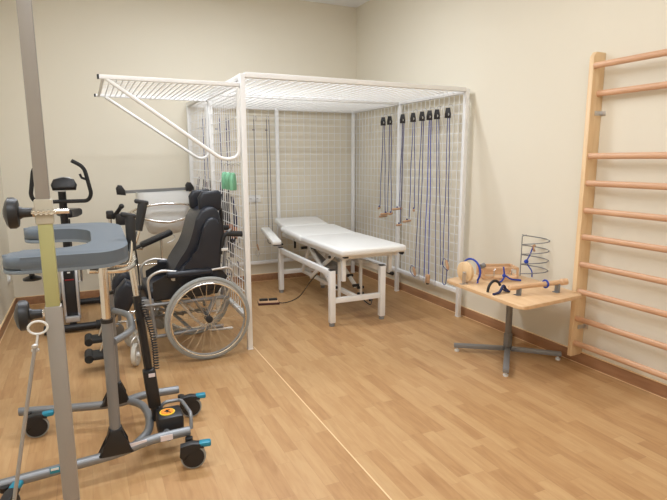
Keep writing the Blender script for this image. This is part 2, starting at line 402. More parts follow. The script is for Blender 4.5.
# ---------------------------------------------------------------- rope sets on the back panel (left half)
BS = [(-1.80, .98, .62, 'dark rope on the back mesh, furthest left near the corner post'),
      (-1.65, .72, .60, 'dark rope on the back mesh, second from the left corner post'),
      (-1.55, .58, .56, 'dark rope on the back mesh, behind the row of black straps'),
      (-1.456, .56, .50, 'dark rope on the back mesh, directly behind the green bags'),
      (-1.242, .46, .34, 'single dark rope on the back mesh just right of the front left post'),
      (-1.095, .60, .52, 'double dark rope on the back mesh beside the middle back post')]
for i, (xb, z1, z2, lab) in enumerate(BS):
    t = thing('suspension_rope', lab, 'rope', (xb, -.02, 1.86), 'suspension ropes on the back mesh')
    m = MB(); hook(m, xb-.012, -.02, 1.85, (0, -1, 0), 1.4); hook(m, xb+.014, -.02, 1.845, (0, -1, 0), 1.4); m.build('hook', 'steel', t)
    m = MB()
    two = i in (0, 1, 2, 5)
    m.tube(rope_pts((xb-.012, -.034, 1.86), (xb-.014, -.034, z1), .004), .0034, 6)
    if two: m.tube(rope_pts((xb+.016, -.034, 1.86), (xb+.03, -.034, z1-.03), .004), .0034, 6)
    m.tube([(xb-.030, -.034, 1.74), (xb-.004, -.036, 1.74)], .006, 6)
    m.build('rope', 'greyrope' if i >= 4 else 'navy', t)
    m = MB(); a, b = V((xb-.014, -.04, z1)), V((xb+.004, -.045, z1-.075)); m.tube([a, a.lerp(b, .2), b], [.006, .011, .008], 8); m.build('handle', 'handle' if i >= 4 else 'steel', t)
    m = MB(); m.tube(spline([(xb+.004, -.04, z1-.06), (xb-.03, -.05, z1-.08), (xb-.03, -.05, z1-.13), (xb, -.05, z1-.14), (xb+.012, -.05, z1-.10)], 4), .0032, 6); m.build('clip', 'black' if i % 2 else 'steel', t)

# ---------------------------------------------------------------- straps and bags on the left side panel
def sling(y, zt_, zb_, w, mt, lab, xoff=.035, extra=None):
    t = thing('sling_strap', lab, 'strap', (-W+xoff, y, zt_), 'fabric slings hung inside the left mesh')
    m = MB(); hook(m, -W+.012, y, zt_+.02, (1, 0, 0), 1.5); m.build('hook', 'steel', t)
    m = MB(); x = -W+xoff; pf = []
    n = 9; ph = random.random()*6
    ctr = [V((x+.012*math.sin(ph+j*.7), y+.012*math.sin(ph*2+j*.5), zt_+(zb_-zt_)*j/(n-1))) for j in range(n)]
    ww = [w*(.25+.75*min(1, j/2.2))*(1 if j < n-1 else .7) for j in range(n)]
    rings = []
    for c, w_ in zip(ctr, ww):
        rings.append([m.bm.verts.new(c+V((dx, dy*w_/2, 0))) for dx, dy in ((-.006, -1), (-.011, 0), (-.006, 1), (.006, 1), (.011, 0), (.006, -1))])
    F = [m.bm.faces.new((a[k], a[(k+1) % 6], b[(k+1) % 6], b[k])) for a, b in zip(rings, rings[1:]) for k in range(6)]
    F += [m.bm.faces.new(rings[0][::-1]), m.bm.faces.new(rings[-1])]; m._mark(F)
    o = m.build('webbing', mt, t)
    if extra:
        m = MB(); m.box((x+.0, y, zb_+(zt_-zb_)*extra[1]), (.03, w*1.02, .10), bev=.008); m.build('cuff', extra[0], o)
SL = [(-.20, 1.24, .86, .09, 'brcloth', 'dark maroon sling hung at the far end of the left mesh', None),
      (-.42, 1.22, .80, .09, 'dkcloth', 'black sling second from the far end of the left mesh', None),
      (-.64, 1.20, .70, .10, 'brcloth', 'dark brown sling hung right behind the wheelchair headrest', None),
      (-.84, 1.24, .72, .11, 'dkcloth', 'black sling left of the middle post of the left mesh', None),
      (-1.17, 1.22, .66, .12, 'nvcloth', 'wide navy sling just past the middle post of the left mesh', None),
      (-1.31, 1.20, .62, .11, 'dkcloth', 'long black sling with an orange lower cuff behind the mesh', ('orcloth', .28)),
      (-1.45, 1.16, .60, .12, 'dkcloth', 'black sling with orange padding directly left of the green bags', ('orcloth', .42)),
      (-1.60, 1.12, .70, .10, 'nvcloth', 'navy and orange sling hanging below the green bags', ('orcloth', .30))]
for y, a, b, w, mt, lab, ex in SL: sling(y, a, b, w, mt, lab, extra=ex)
for i, (y, lab) in enumerate(((-1.74, 'green weight bag on the mesh, left of the three'), (-1.865, 'green weight bag on the mesh, middle of the three'), (-1.985, 'green weight bag on the mesh, beside the front post'))):
    t = thing('weight_bag', lab, 'weight bag', (-W-.03, y, 1.24), 'green weight bags on the left mesh')
    m = MB(); x = -W-.058
    a_ = math.radians(35); ux = V((math.sin(a_)*-1, -math.cos(a_), 0)); uz = V((math.cos(a_), -math.sin(a_), 0))
    m.prism([(-.040, -.066), (.040, -.062), (.042, .0), (.030, .05), (.010, .066), (-.010, .066), (-.030, .05), (-.042, 0)], (x, y, 1.255), ux, (0, 0, 1), uz, .034, bev=.013, seg=3, smooth=True)
    m.build('bag', 'green', t)
    m = MB(); m.tube(spline([(x, y, 1.31), (x-.004, y+.01, 1.345), (x, y, 1.375), (x+.02, y, 1.385), (-W-.004, y, 1.37)], 5), .0028, 6); m.build('hook', 'steel', t)
for i, (y, z, lab) in enumerate(((-1.16, 0.54, 'small rope clip with purple cord, left of the cluster under the straps'), (-1.36, 0.48, 'small rope clip with purple cord in the middle under the straps'), (-1.48, 0.50, 'small rope clip with purple cord under the green bags'), (-1.74, 0.52, 'small rope clip with purple cord nearest the front left post'))):
    t = thing('rope_clip', lab, 'clip', (-W+.02, y, z), 'small rope clips on the left mesh')
    m = MB(); m.tube([V((-W+.03, y+.022*math.sin(q), z+.035*math.cos(q))) for q in [j*2*PI/14 for j in range(14)]], .004, 6, closed=True); m.build('ring', 'steel', t)
    m = MB(); m.tube(spline([(-W+.012, y, z+.10), (-W+.03, y+.01, z+.07), (-W+.03, y, z+.03), (-W+.032, y, z-.045)], 5), .004, 6); m.tube([(-W+.03, y-.025, z-.045), (-W+.035, y+.025, z-.05)], .011, 8); m.build('cord', 'nvcloth', t)

# ---------------------------------------------------------------- treatment couch
bx0, bx1 = -1.155, -.665
cou = thing('treatment_couch', 'white padded treatment couch on a height adjustable frame inside the cage', 'treatment couch', (-.9, -1.2, 0))
for x, y in ((bx0, -1.861), (bx1, -1.861), (bx0, -.563), (bx1, -.563)):
    m = MB(); m.b2((x-.025, y-.025, .03), (x+.025, y+.025, .49), bev=.004)
    for z in (.11, .24): m.cyl((x, y-.027, z), (x, y-.024, z), .006, seg=8)
    L = m.build('leg', 'white', cou)
    MB().b2((x-.024, y-.024, .488), (x+.024, y+.024, .497), bev=.002).build('cap', 'black', L)
    MB().lathe((x, y, 0), (0, 0, 1), [(.024, 0), (.024, .022), (.018, .032)], 16).build('foot', 'darksteel', L)
fm = MB()
for x in (bx0, bx1): fm.b2((x-.018, -1.836, .435), (x+.018, -.588, .485), bev=.003)
for y in (-1.861, -.563): fm.b2((bx0+.025, y-.018, .20), (bx1-.025, y+.018, .245), bev=.003)
fm.b2((-.93, -1.845, .205), (-.89, -.58, .24), bev=.003)
fm.build('lower_frame', 'white', cou)
cxL, cxR = -1.115, -.475
zt_ = .675
uf = MB()
for x in (cxL+.07, cxR-.07): uf.b2((x-.015, -1.90, .575), (x+.015, -.35, .612), bev=.003)
for y in (-1.86, -1.15, -.40): uf.b2((cxL+.07, y-.015, .575), (cxR-.07, y+.015, .605), bev=.003)
uf.b2((cxL+.06, -1.86, .38), (cxL+.095, -1.825, .58), bev=.003); uf.b2((cxR-.085, -1.80, .40), (cxR-.05, -1.76, .58), bev=.003)
uf.build('upper_frame', 'white', cou)
m = MB()
for x in (-1.02, -.80):
    m.beam((x, -1.62, .26), (x, -1.05, .56), .024, .035); m.beam((x+.03, -1.0, .24), (x+.03, -1.55, .56), .024, .035)
    m.beam((x+.06, -1.60, .16), (x+.06, -1.60, .50), .022, .03); m.beam((x+.05, -.72, .25), (x+.05, -.95, .57), .024, .03)
m.build('lift_linkage', 'white', cou)
m = MB(); m.b2((-.98, -1.36, .33), (-.80, -1.05, .42), bev=.012); m.cyl((-.89, -1.2, .40), (-.89, -.75, .50), .022, seg=14); m.build('lift_motor', 'alu', cou)
for p in ((-1.02, -1.62, .27), (-1.02, -1.40, .39), (-.80, -1.62, .27), (-.80, -1.5, .34), (-.99, -1.5, .53), (-1.0, -1.1, .55), (-.77, -1.55, .56), (-.74, -1.6, .18), (-.74, -1.6, .24), (-.80, -1.35, .52), (-1.02, -.9, .53), (-.97, -.75, .57)):
    MB().cyl((p[0]-.03, p[1], p[2]), (p[0]+.03, p[1], p[2]), .014, seg=10).build('joint_bolt', 'black', cou)
MB().cyl((-.53, -1.82, .395), (-.53, -1.74, .395), .018, seg=10).build('joint_bolt', 'black', cou)
MB().cyl((-1.05, -.72, .50), (-1.05, -.72, .60), .012, seg=10).build('joint_bolt', 'black', cou)
MB().cyl((-.50, -1.93, .602), (-.50, -1.90, .602), .018, seg=12).build('end_plug', 'black', cou)
MB().b2((cxL+.04, -1.94, .595), (cxL+.08, -1.90, .612), bev=.003).build('end_plug', 'black', cou)
m = MB(); m.b2((cxL, -1.965, .612), (cxR, -1.03, zt_), bev=.024, seg=4); m.build('leg_cushion', 'vinyl', cou)
m = MB()
rt = Matrix.Rotation(math.radians(3.0), 3, 'X')
m.box(((cxL+cxR)/2, -.735, .656), (cxR-cxL, .58, .062), rot=rt, bev=.024, seg=4); m.build('back_cushion', 'vinyl', cou)
m = MB(); rt = Matrix.Rotation(math.radians(9.0), 3, 'X'); m.box(((cxL+cxR)/2, -.265, .70), ((cxR-cxL)*.84, .34, .055), rot=rt, bev=.022, seg=4); m.build('head_cushion', 'vinyl', cou)
m = MB(); m.beam((-1.195, -.16, .645), (-1.245, -.72, .565), .10, .045, bev=.014); ar = m.build('arm_cushion', 'vinyl', cou)
m = MB(); m.tube([(-1.215, -.55, .56), (-1.215, -.50, .51), (-1.10, -.48, .51)], .012, 8, fil=.02); m.tube([(-1.2, -.30, .60), (-1.19, -.28, .54), (-1.10, -.28, .56)], .012, 8, fil=.02); m.build('arm_bracket', 'black', ar)
m = MB(); m.tube(spline([(-1.155, -1.55, .40), (-1.19, -1.45, .30), (-1.22, -1.25, .12), (-1.30, -1.05, .02), (-1.36, -.90, .012)], 8), .005, 6)
m.tube(spline([(-.80, -1.70, .18), (-.74, -1.78, .12), (-.62, -1.60, .10), (-.55, -1.45, .06)], 8), .005, 6); m.tube([(-.56, -1.46, .062), (-.52, -1.42, .05)], .013, 8)
m.build('power_cable', 'black', cou)
fp = thing('foot_switch', 'low wooden foot pedal with two black pads on the floor beside the couch', 'foot switch', (-1.42, -.9, 0))
rt = Matrix.Rotation(math.radians(-14), 3, 'Z')
MB().box((-1.425, -.945, .010), (.21, .11, .020), rot=rt, bev=.004).build('base', 'brcloth', fp, label='dark brown base')
MB().box((-1.425, -.940, .023), (.20, .10, .006), rot=rt, bev=.002).build('plate', 'beechx', fp)
for s in (-1, 1):
    q = V((-1.415, -.905, .033))+rt@V((.047*s, 0, 0)); MB().box(q, (.085, .05, .018), rot=rt, bev=.006).build('pedal', 'black', fp)

# ---------------------------------------------------------------- wall bars
wb = thing('wall_bars', 'tall pale wooden gymnastic wall bars mounted on the right wall', 'wall bars', (0, -3.8, 0))
for y in (-3.36, -4.30):
    s = -1 if y > -3.8 else 1
    m = MB(); m.prism([(.064, .085), (.064, 2.075), (-.018, 2.075), (-.042, 2.045), (-.042, .07), (.05, .07)], (0, y-.0, 0), (1, 0, 0), (0, 0, 1), (0, 1, 0), .034, bev=.004)
    u = m.build('upright', 'pine', wb)
    for z in (1.70, .275):
        m = MB(); m.b2((.0, y+s*.017, z-.014), (.062, y+s*.023, z+.014), bev=.001); m.b2((.058, y+s*.017, z-.014), (.064, y+s*.05, z+.014), bev=.001)
        m.cyl((.02, y+s*.022, z), (.02, y+s*.027, z), .006, seg=8); m.build('bracket', 'steel', u)
for z, x in ((1.990, -.030), (1.822, .018), (1.430, -.018), (1.256, -.018), (1.078, -.018), (.902, -.018), (.717, -.018), (.530, -.018), (.340, -.018), (.166, -.018)):
    m = MB(); n = 16
    m.tube([(x, -3.377, z), (x, -4.283, z)], 1, prof=[(.015*math.cos(2*PI*k/n), .0195*math.sin(2*PI*k/n)) for k in range(n)])
    o = m.build('rung', 'beech', wb)
    for p in o.data.polygons: p.use_smooth = True

# ---------------------------------------------------------------- exercise table and its devices
TC = V((-.272, -3.015, 0)); tzp = .535
et = thing('exercise_table', 'low plywood table on a grey steel column with a cross foot', 'table', TC)
m = MB(); m.b2((TC.x-.017, TC.y-.017, .03), (TC.x+.017, TC.y+.017, tzp-.02), bev=.003); m.b2((TC.x-.09, TC.y-.07, tzp-.028), (TC.x+.09, TC.y+.07, tzp-.020), bev=.002)
m.build('column', 'darksteel', et)
m = MB(); m.b2((TC.x-.022, TC.y-.022, .03), (TC.x+.022, TC.y+.022, .16), bev=.003); m.build('column_sleeve', 'darksteel', et)
for k, p in enumerate(((-.585, -2.795), (-.01, -3.27), (-.585, -3.335), (.03, -2.70))):
    a = V((*p, .045)); d = (V((TC.x, TC.y, .045))-a)
    m = MB(); m.beam(a, a+d*.93, .04, .028, bev=.003); f = m.build('foot', 'darksteel', et)
    q = a+d*.06; MB().lathe((q.x, q.y, 0), (0, 0, 1), [(.016, 0), (.018, .012), (.007, .016), (.007, .034)], 14).build('foot_pad', 'white_pl', f)
# top: corners from the photograph's edges, rounded
tp = [V((-.655, -2.745, 0)), V((-.695, -3.555, 0)), V((-.105, -3.50, 0)), V((-.035, -2.66, 0))]
poly = [(p.x, p.y) for p in fillet(tp, .06, True)]
m = MB(); m.prism(poly, (0, 0, tzp), (1, 0, 0), (0, 1, 0), (0, 0, 1), .022, bev=.004); m.build('table_top', 'board', et)
TZ = tzp+.011
def trest(P, h, mt='steel', w=.035):       # small angle bracket standing on the table
    m = MB(); m.box((P[0], P[1], TZ+.002), (w*1.6, w, .004)); m.box((P[0], P[1], TZ+h/2), (w*.9, .006, h), bev=.002); m.cyl((P[0], P[1]-.012, TZ+h*.9), (P[0], P[1]+.012, TZ+h*.9), .008, seg=10); return m
# wooden wheel
wl = thing('wooden_grip_wheel', 'round wooden wrist wheel with blue strap at the left end of the table', 'exercise wheel', (-.545, -2.85, TZ))
m = trest((-.625, -2.93), .09); m.build('bracket', 'steel', wl)
ax = V((1, .10, 0)).normalized(); c0 = V((-.60, -2.89, TZ+.078))
m = MB(); m.lathe(c0, ax, [(.008, -.002), (.064, 0), (.072, .006), (.072, .028), (.064, .034), (.008, .036)], 32); m.build('disc', 'pine', wl)
m = MB(); ring = [c0+ax*.06+V((0.12*math.cos(q), -1*math.cos(q), 0))*.086+V((0, 0, .086*math.sin(q)))+ax*.012 for q in [math.radians(a) for a in range(-40, 150, 12)]]
m.tube(ring, .007, 8); m.tube(spline([ring[0], ring[0]+V((.0, 0, -.02)), ring[0]+V((-.05, -.02, -.055))], 5), .006, 6); m.build('strap', 'blue', wl)
m = MB(); q = c0+ax*.06+V((.075, -.03, .03)); m.tube([q, q+V((.03, 0, .01))], .018, 10); m.build('hub', 'darksteel', wl)
# wooden frame box
wf = thing('wooden_finger_frame', 'small open wooden frame with blue cord in the middle of the table', 'exercise frame', (-.27, -2.90, TZ))
fo = V((-.30, -2.86, TZ)); fx = V((.92, -.38, 0)); fy = V((.38, .92, 0))
m = MB()
def FB(a, b, w=.012, h=.03):
    m.beam(fo+fx*a[0]+fy*a[1]+V((0, 0, a[2])), fo+fx*b[0]+fy*b[1]+V((0, 0, b[2])), w, h, bev=.002)
for yy in (-.08, .06):
    FB((-.10, yy, .022), (.15, yy, .022), .012, .018); FB((-.10, yy, .085), (.15, yy, .085), .012, .016)
    for xx in (-.10, .15): FB((xx, yy, .012), (xx, yy, .092), .014, .014)
for xx in (-.10, .15): FB((xx, -.08, .022), (xx, .06, .022), .012, .018); FB((xx, -.08, .085), (xx, .06, .085), .012, .016)
FB((-.10, .06, .05), (.15, .06, .05), .010, .05)
m.build('frame', 'beechx', wf)
m = MB(); a = fo+fx*-.04+fy*-.13+V((0, 0, .03)); b = fo+fx*.12+fy*-.13+V((0, 0, .03)); m.tube([a, b], .014, 12); m.build('roller', 'beechx', wf)
m = MB(); c_ = fo+fx*.03+fy*-.14
m.tube(spline([c_+V((-.01, 0, .11)), c_+V((0, 0, .06)), c_+V((.0, 0, .035)), c_+V((-.03, -.01, .012)), c_+V((-.07, -.02, .006))], 5), .006, 6)
m.tube(spline([c_+V((0, 0, .05)), c_+V((.05, -.02, .02)), c_+V((.12, -.04, .008))], 5), .007, 6); m.ball(c_+V((0, 0, .045)), .014); m.build('cord', 'blue', wf)
m = MB()
for xx in (-.03, .10):
    q = fo+fx*xx+fy*-.10; m.tube([q+V((0, 0, .0)), q+V((0, 0, .075)), q+V((.012, 0, .085))], .004, 6)
m.build('wire', 'steel', wf)
# wire spiral
sp = thing('wire_spiral', 'tall steel wire spiral with blue cord standing at the back of the table', 'wire spiral', (-.10, -2.93, TZ))
S0 = V((-.075, -2.90, TZ)); su = V((.71, -.71, 0))
m = MB(); m.tube([S0, S0+V((0, 0, .302)), S0+V((0, 0, .312))+su*.03], .0035, 8, fil=.01)
pts = []
for j in range(4*20+1):
    q = 2*PI*j/20; z = .312-.074*j/20
    pts.append(S0+su*(.095*(1-math.cos(q)))*1.0+V((.71, .71, 0))*(.045*math.sin(q))+V((0, 0, z)))
m.tube(pts, .0040, 6); m.tube([pts[-1], S0+V((0, 0, .0))], .003, 6); m.build('wire', 'darksteel', sp)
m = MB(); m.tube(spline([S0+su*.055+V((0, -.03, .225)), S0+su*.04+V((0, -.03, .17)), S0+su*.02+V((0, -.03, .11)), S0+su*.05+V((0, -.04, .05)), S0+su*.055+V((0, -.04, .004))], 6), .005, 6)
m.ball(S0+su*.02+V((0, -.025, .115)), .017); m.build('cord', 'blue', sp)
m = MB(); q = S0+su*.055+V((0, -.03, .23)); m.tube([q, q+V((.02, 0, .01))], .009, 8); m.tube([q+V((.0, 0, -.005)), q+V((.02, 0, -.035))], .008, 8); m.build('peg', 'handle', sp)
# dowel roller on two brackets
dr = thing('wooden_roller', 'long wooden dowel roller on two steel brackets along the front table edge', 'roller', (-.33, -3.33, TZ))
A, B = V((-.560, -3.255, TZ+.060)), V((-.135, -3.345, TZ+.075)); dd = (B-A).normalized()
A = V((-.575, -3.31, TZ+.052)); B = V((-.150, -3.39, TZ+.068)); dd = (B-A).normalized()
m = MB(); m.tube([A, A+dd*.005, A+dd*.05, A+dd*.06, B-dd*.05, B-dd*.045, B-dd*.004, B], [.013, .019, .019, .0165, .0165, .022, .022, .015], 16); m.build('dowel', 'beechx', dr)
for q in (A+dd*.075, B-dd*.07):
    m = MB(); m.b2((q.x-.004, q.y-.02, TZ), (q.x+.004, q.y+.02, q.z-.008), bev=.001); m.b2((q.x-.025, q.y-.02, TZ), (q.x+.004, q.y+.02, TZ+.004), bev=.001); m.build('bracket', 'darksteel', dr)
m = MB(); q = A+dd*.27
m.tube([q+V((0, .024*math.cos(t_), .024*math.sin(t_))) for t_ in [k*2*PI/14 for k in range(14)]], .006, 6, closed=True); m.build('cord_ring', 'blue', dr)
# strap bundle
sb = thing('wrist_strap', 'blue and black wrist strap lying at the left end of the wooden roller', 'strap', (-.60, -3.26, TZ))
q = V((-.585, -3.20, TZ)); m = MB(); m.tube([q+V((-.055+.055*(1-math.cos(t_)), .01, .07*math.sin(t_)+.004)) for t_ in [k*PI/12 for k in range(11)]], .009, 8); m.build('loop', 'black', sb)
m = MB(); m.tube(spline([q+V((-.07, -.06, .006)), q+V((-.01, -.05, .012)), q+V((.04, -.03, .045)), q+V((.075, -.02, .012)), q+V((.10, -.02, .006))], 5), .009, 8); m.tube(spline([q+V((.02, -.03, .03)), q+V((.05, -.05, .012)), q+V((.08, -.045, .007))], 4), .007, 6); m.build('band', 'nvcloth', sb)

# ---------------------------------------------------------------- wheelchair
wc = thing('wheelchair', 'black wheelchair with grey tyres and a headrest beside the cage', 'wheelchair', (-2.28, -1.87, 0))
yn, yf, ym = -2.17, -1.57, -1.87
def wheel(y, s):
    c = V((-2.265, y, .303)); ay = V((0, 1, 0))
    m = MB(); m.lathe(c, ay, [(.303, 0), (.299, .013), (.288, .017), (.277, .013), (.274, 0), (.277, -.013), (.288, -.017), (.299, -.013)], 64, closed=True)
    t = m.build('tyre', 'tyre', wc)
    m = MB(); m.lathe(c, ay, [(.276, .009), (.262, .011), (.258, .004), (.258, -.004), (.262, -.011), (.276, -.009)], 64, closed=True); m.build('rim', 'silver', t)
    m = MB(); m.lathe(c+V((0, s*.035, 0)), ay, [(.262+.007*math.cos(q), .007*math.sin(q)) for q in [k*PI/4 for k in range(8)]], 56, closed=True)
    for k in range(6):
        q = 2*PI*k/6+.3; d = V((math.cos(q), 0, math.sin(q))); m.tube([c+d*.262, c+d*.262+V((0, s*.035, 0))], .004, 6)
    m.build('handrim', 'chrome', t)
    m = MB()
    for k in range(28):
        q = 2*PI*k/28; d = V((math.cos(q), 0, math.sin(q))); q2 = q+(.9 if k % 2 else -.9); h = V((math.cos(q2), 0, math.sin(q2)))*.022
        m.tube([c+h+V((0, (.022 if (k//2) % 2 else -.02), 0)), c+d*.261], .0016, 4)
    m.build('spokes', 'chrome', t)
    m = MB(); m.lathe(c, ay, [(.012, -.04), (.025, -.035), (.025, -.02), (.016, -.016), (.016, .016), (.025, .02), (.025, .035), (.012, .04)], 20)
    m.build('hub', 'black', t)
wheel(yn, -1); wheel(yf, 1)
# frame
def frame_side(y):
    m = MB()
    m.tube([(-2.69, y, .43), (-2.10, y, .43)], .013, 10); m.tube([(-2.64, y, .20), (-2.15, y, .22)], .013, 10)
    m.tube([(-2.62, y, .20), (-2.64, y, .43)], .012, 10); m.tube([(-2.265, y, .303), (-2.20, y, .44)], .018, 10)
    m.build('lower_frame', 'darksteel', wc); m = MB()
    m.tube([(-2.64, y, .43), (-2.655, y, .62), (-2.57, y, .668), (-2.40, y, .635)], .010, 10, fil=.06)
    m.tube([(-2.12, y, .43), (-2.06, y, .60), (-2.09, y, .650), (-2.28, y, .635)], .009, 10, fil=.05)
    m.tube([(-2.44, y, .42), (-2.36, y, .30), (-2.25, y, .20), (-2.08, y, .19)], .010, 8, fil=.03)
    return m.build('side_frame', 'steel', wc)
frame_side(yn+.055); frame_side(yf-.055)
m = MB(); m.tube([(-2.60, yn+.06, .40), (-2.36, yf-.06, .20)], .012, 8); m.tube([(-2.60, yf-.06, .40), (-2.36, yn+.06, .20)], .012, 8); m.tube([(-2.265, yn, .303), (-2.265, yf, .303)], .012, 10)
m.b2((-2.74, yn+.05, .40), (-2.62, yn+.09, .47), bev=.008); m.b2((-2.74, yf-.09, .38), (-2.62, yf-.05, .47), bev=.008)
m.build('cross_brace', 'darksteel', wc)
m = MB(); m.b2((-2.66, yn+.085, .44), (-2.20, yf-.085, .54), bev=.035, seg=4); m.build('seat', 'leather', wc)
m = MB(); m.prism([(-2.62, .46), (-2.18, .46), (-2.10, .58), (-2.14, .63), (-2.52, .63), (-2.62, .58)], (0, yn+.075, 0), (1, 0, 0), (0, 0, 1), (0, 1, 0), .008); m.build('side_guard', 'black', wc)
m = MB(); m.prism([(-2.62, .46), (-2.18, .46), (-2.10, .58), (-2.14, .63), (-2.52, .63), (-2.62, .58)], (0, yf-.075, 0), (1, 0, 0), (0, 0, 1), (0, 1, 0), .008); m.build('side_guard', 'black', wc)
m = MB(); m.cyl((-2.48, yn+.068, .60), (-2.48, yn+.074, .60), .018, seg=16); m.build('badge', 'silver', wc)
for y in (yn+.05, yf-.05):
    m = MB(); m.b2((-2.53, y-.030, .608), (-2.215, y+.030, .655), bev=.018, seg=3); m.build('armrest', 'leather', wc)
# contoured reclined backrest: side profile extruded, bolster at the sides
prof = [(-2.42, .50), (-2.47, .60), (-2.43, .70), (-2.34, .82), (-2.29, .93), (-2.25, 1.03), (-2.19, 1.085), (-2.12, 1.09), (-2.085, 1.03), (-2.085, .90), (-2.11, .76), (-2.14, .60), (-2.17, .48)]
sm = [(p.x, p.z) for p in spline([(a-.045*max(0, b-.45)/.6, 0, b-.012) for a, b in prof], 3)]
m = MB(); m.prism(sm, (.0, ym, 0), (1, 0, 0), (0, 0, 1), (0, 1, 0), .40, bev=.022, seg=3, smooth=True); bk = m.build('backrest', 'leather', wc)
inner = [(x*.86-.14*2.19, z*.9+.08) for x, z in sm]
for y in (ym-.215, ym+.215):
    pr2 = [(-2.46, .60), (-2.40, .68), (-2.30, .76), (-2.24, .88), (-2.20, .98), (-2.15, 1.02), (-2.10, 1.0), (-2.10, .88), (-2.13, .74), (-2.16, .60), (-2.20, .50), (-2.38, .50)]
    m = MB(); m.prism([(p.x, p.z) for p in spline([(a-.05*max(0, b-.45)/.5, 0, b-.01) for a, b in pr2], 3)], (.0, y, 0), (1, 0, 0), (0, 0, 1), (0, 1, 0), .05, bev=.018, seg=3, smooth=True); m.build('side_bolster', 'leather', bk)
m = MB(); m.prism([(-.085, -.055), (-.09, .03), (-.06, .075), (.06, .08), (.085, .05), (.075, -.06), (.03, -.075), (-.05, -.075)], (-2.175, ym-.10, 1.115), (1, 0, 0), (0, 0, 1), (0, 1, 0), .055, bev=.022, seg=3, smooth=True)
m.prism([(-.085, -.055), (-.09, .03), (-.06, .075), (.06, .08), (.085, .05), (.075, -.06), (.03, -.075), (-.05, -.075)], (-2.205, ym+.10, 1.115), (1, 0, 0), (0, 0, 1), (0, 1, 0), .055, bev=.022, seg=3, smooth=True)
m.box((-2.14, ym, 1.115), (.07, .20, .13), bev=.025, seg=3); m.build('headrest', 'leather', wc)
m = MB(); m.tube([(-2.11, ym, 1.10), (-2.08, ym, 1.06), (-2.07, ym, .80)], .012, 8, fil=.03); m.build('headrest_rod', 'black', wc)
for y in (ym-.20, ym+.20):
    m = MB(); m.tube([(-2.14, y, .44), (-2.10, y, .80), (-2.085, y, .895), (-2.055, y, .915)], .012, 10, fil=.03); cn = m.build('back_cane', 'darksteel', wc)
    m = MB(); m.tube([(-2.14, y, .74), (-2.12, y, .85), (-2.09, y, .890), (-1.985, y, .880)], .015, 12, fil=.04); m.tube([(-2.09, y, .888), (-1.976, y, .878)], .021, 12); m.tube([(-2.02, y, .855), (-2.05, y, .815), (-2.06, y, .845)], .007, 8, fil=.02); m.build('push_handle', 'rubber', cn)
    m = MB(); m.b2((-2.135, y-.02, .765), (-2.085, y+.02, .785), bev=.004); m.build('clamp', 'white_pl', cn)
for y, s in ((yn+.10, 0), (yf-.10, 1)):
    CA = V((.93, -.36, 0)) if s == 0 else V((.8, .6, 0)); CS = V((-CA.y, CA.x, 0)); cc = V((-2.755, y, .080))
    m = MB(); m.lathe(cc, CA, [(.080, 0), (.076, .014), (.066, .017), (.046, .012), (.046, -.012), (.066, -.017), (.076, -.014)], 36, closed=True); w_ = m.build('front_caster', 'castor', wc)
    m = MB(); m.lathe(cc, CA, [(.048, -.008), (.048, .008)], 24); m.lathe(cc, CA, [(.018, -.028), (.018, .028)], 14); m.build('caster_hub', 'white_pl', w_)
    m = MB(); tpf = cc+CS*.035+V((0, 0, .125))
    for q_ in (-.028, .028): m.tube([cc+CA*q_, cc+CA*q_+V((0, 0, .09)), tpf, V((-2.69, y, .30))], .009, 8, fil=.02)
    m.cyl((-2.69, y, .24), (-2.69, y, .44), .018, seg=12); m.build('caster_fork', 'steel', w_)
for y, dz in ((yn+.12, 0.0), (yf-.12, .0)):
    m = MB(); m.tube([(-2.66, y, .46), (-2.84, y, .46), (-2.925, y, .27)], .018, 10, fil=.05); l_ = m.build('leg_rest', 'black', wc)
    m = MB(); m.tube([(-2.92, y, .285), (-2.975, y, .13)], .011, 10); m.build('rod', 'chrome', l_)
    m = MB(); m.b2((-3.06, y-.075, .095), (-2.89, y+.075, .125), bev=.012); m.b2((-2.92, y-.06, .10), (-2.88, y+.06, .165), bev=.012); m.cyl((-3.05, y-.075, .110), (-3.05, y+.075, .110), .028, seg=14); m.build('footplate', 'rubber', l_)
    m = MB(); m.prism([(-.06, -.10), (.05, -.10), (.07, .0), (.05, .10), (-.03, .12), (-.07, .03)], (-2.80, y, .50), (.9, 0, -.3), (.3, 0, .9), (0, 1, 0), .13, bev=.03, seg=3, smooth=True); m.build('calf_pad', 'leather', l_)

# ---------------------------------------------------------------- patient standing walker (grey-blue forearm pad)
aw = thing('standing_walker', 'grey walking aid with blue-grey U-shaped forearm pad and turquoise caster brakes', 'walking aid', (-2.95, -3.15, 0))
n_tube = [(-2.625, -3.40, .135), (-2.80, -3.41, .135), (-2.95, -3.425, .115), (-3.15, -3.445, .112), (-3.43, -3.475, .112)]
f_tube = [(-2.60, -2.905, .135), (-2.78, -2.90, .135), (-2.92, -2.895, .115), (-3.15, -2.84, .112), (-3.385, -2.775, .112)]
for P in (n_tube, f_tube):
    m = MB(); m.tube(spline(P, 6), .022, 14); sr = m.build('base_tube', 'alu', aw)
    m = MB(); e0 = V(P[0]); m.cyl(e0+V((.0, 0, 0)), e0+V((.006, 0, 0)), .021); e1 = V(P[-1]); m.cyl(e1, e1+V((-.006, 0, 0)), .021); m.build('end_cap', 'darksteel', sr)
m = MB(); m.tube(spline([(-2.86, -2.90, .12), (-2.80, -3.0, .125), (-2.78, -3.15, .125), (-2.80, -3.30, .125), (-2.87, -3.405, .12)], 6), .020, 12)
m.tube([(-2.72, -2.90, .125), (-2.72, -3.41, .125)], .016, 10); m.build('cross_tube', 'alu', aw)
MB().box((-2.86, -3.433, .137), (.085, .003, .030), rot=Matrix.Rotation(math.radians(5), 3, 'Z')).build('label_plate', 'label', aw)
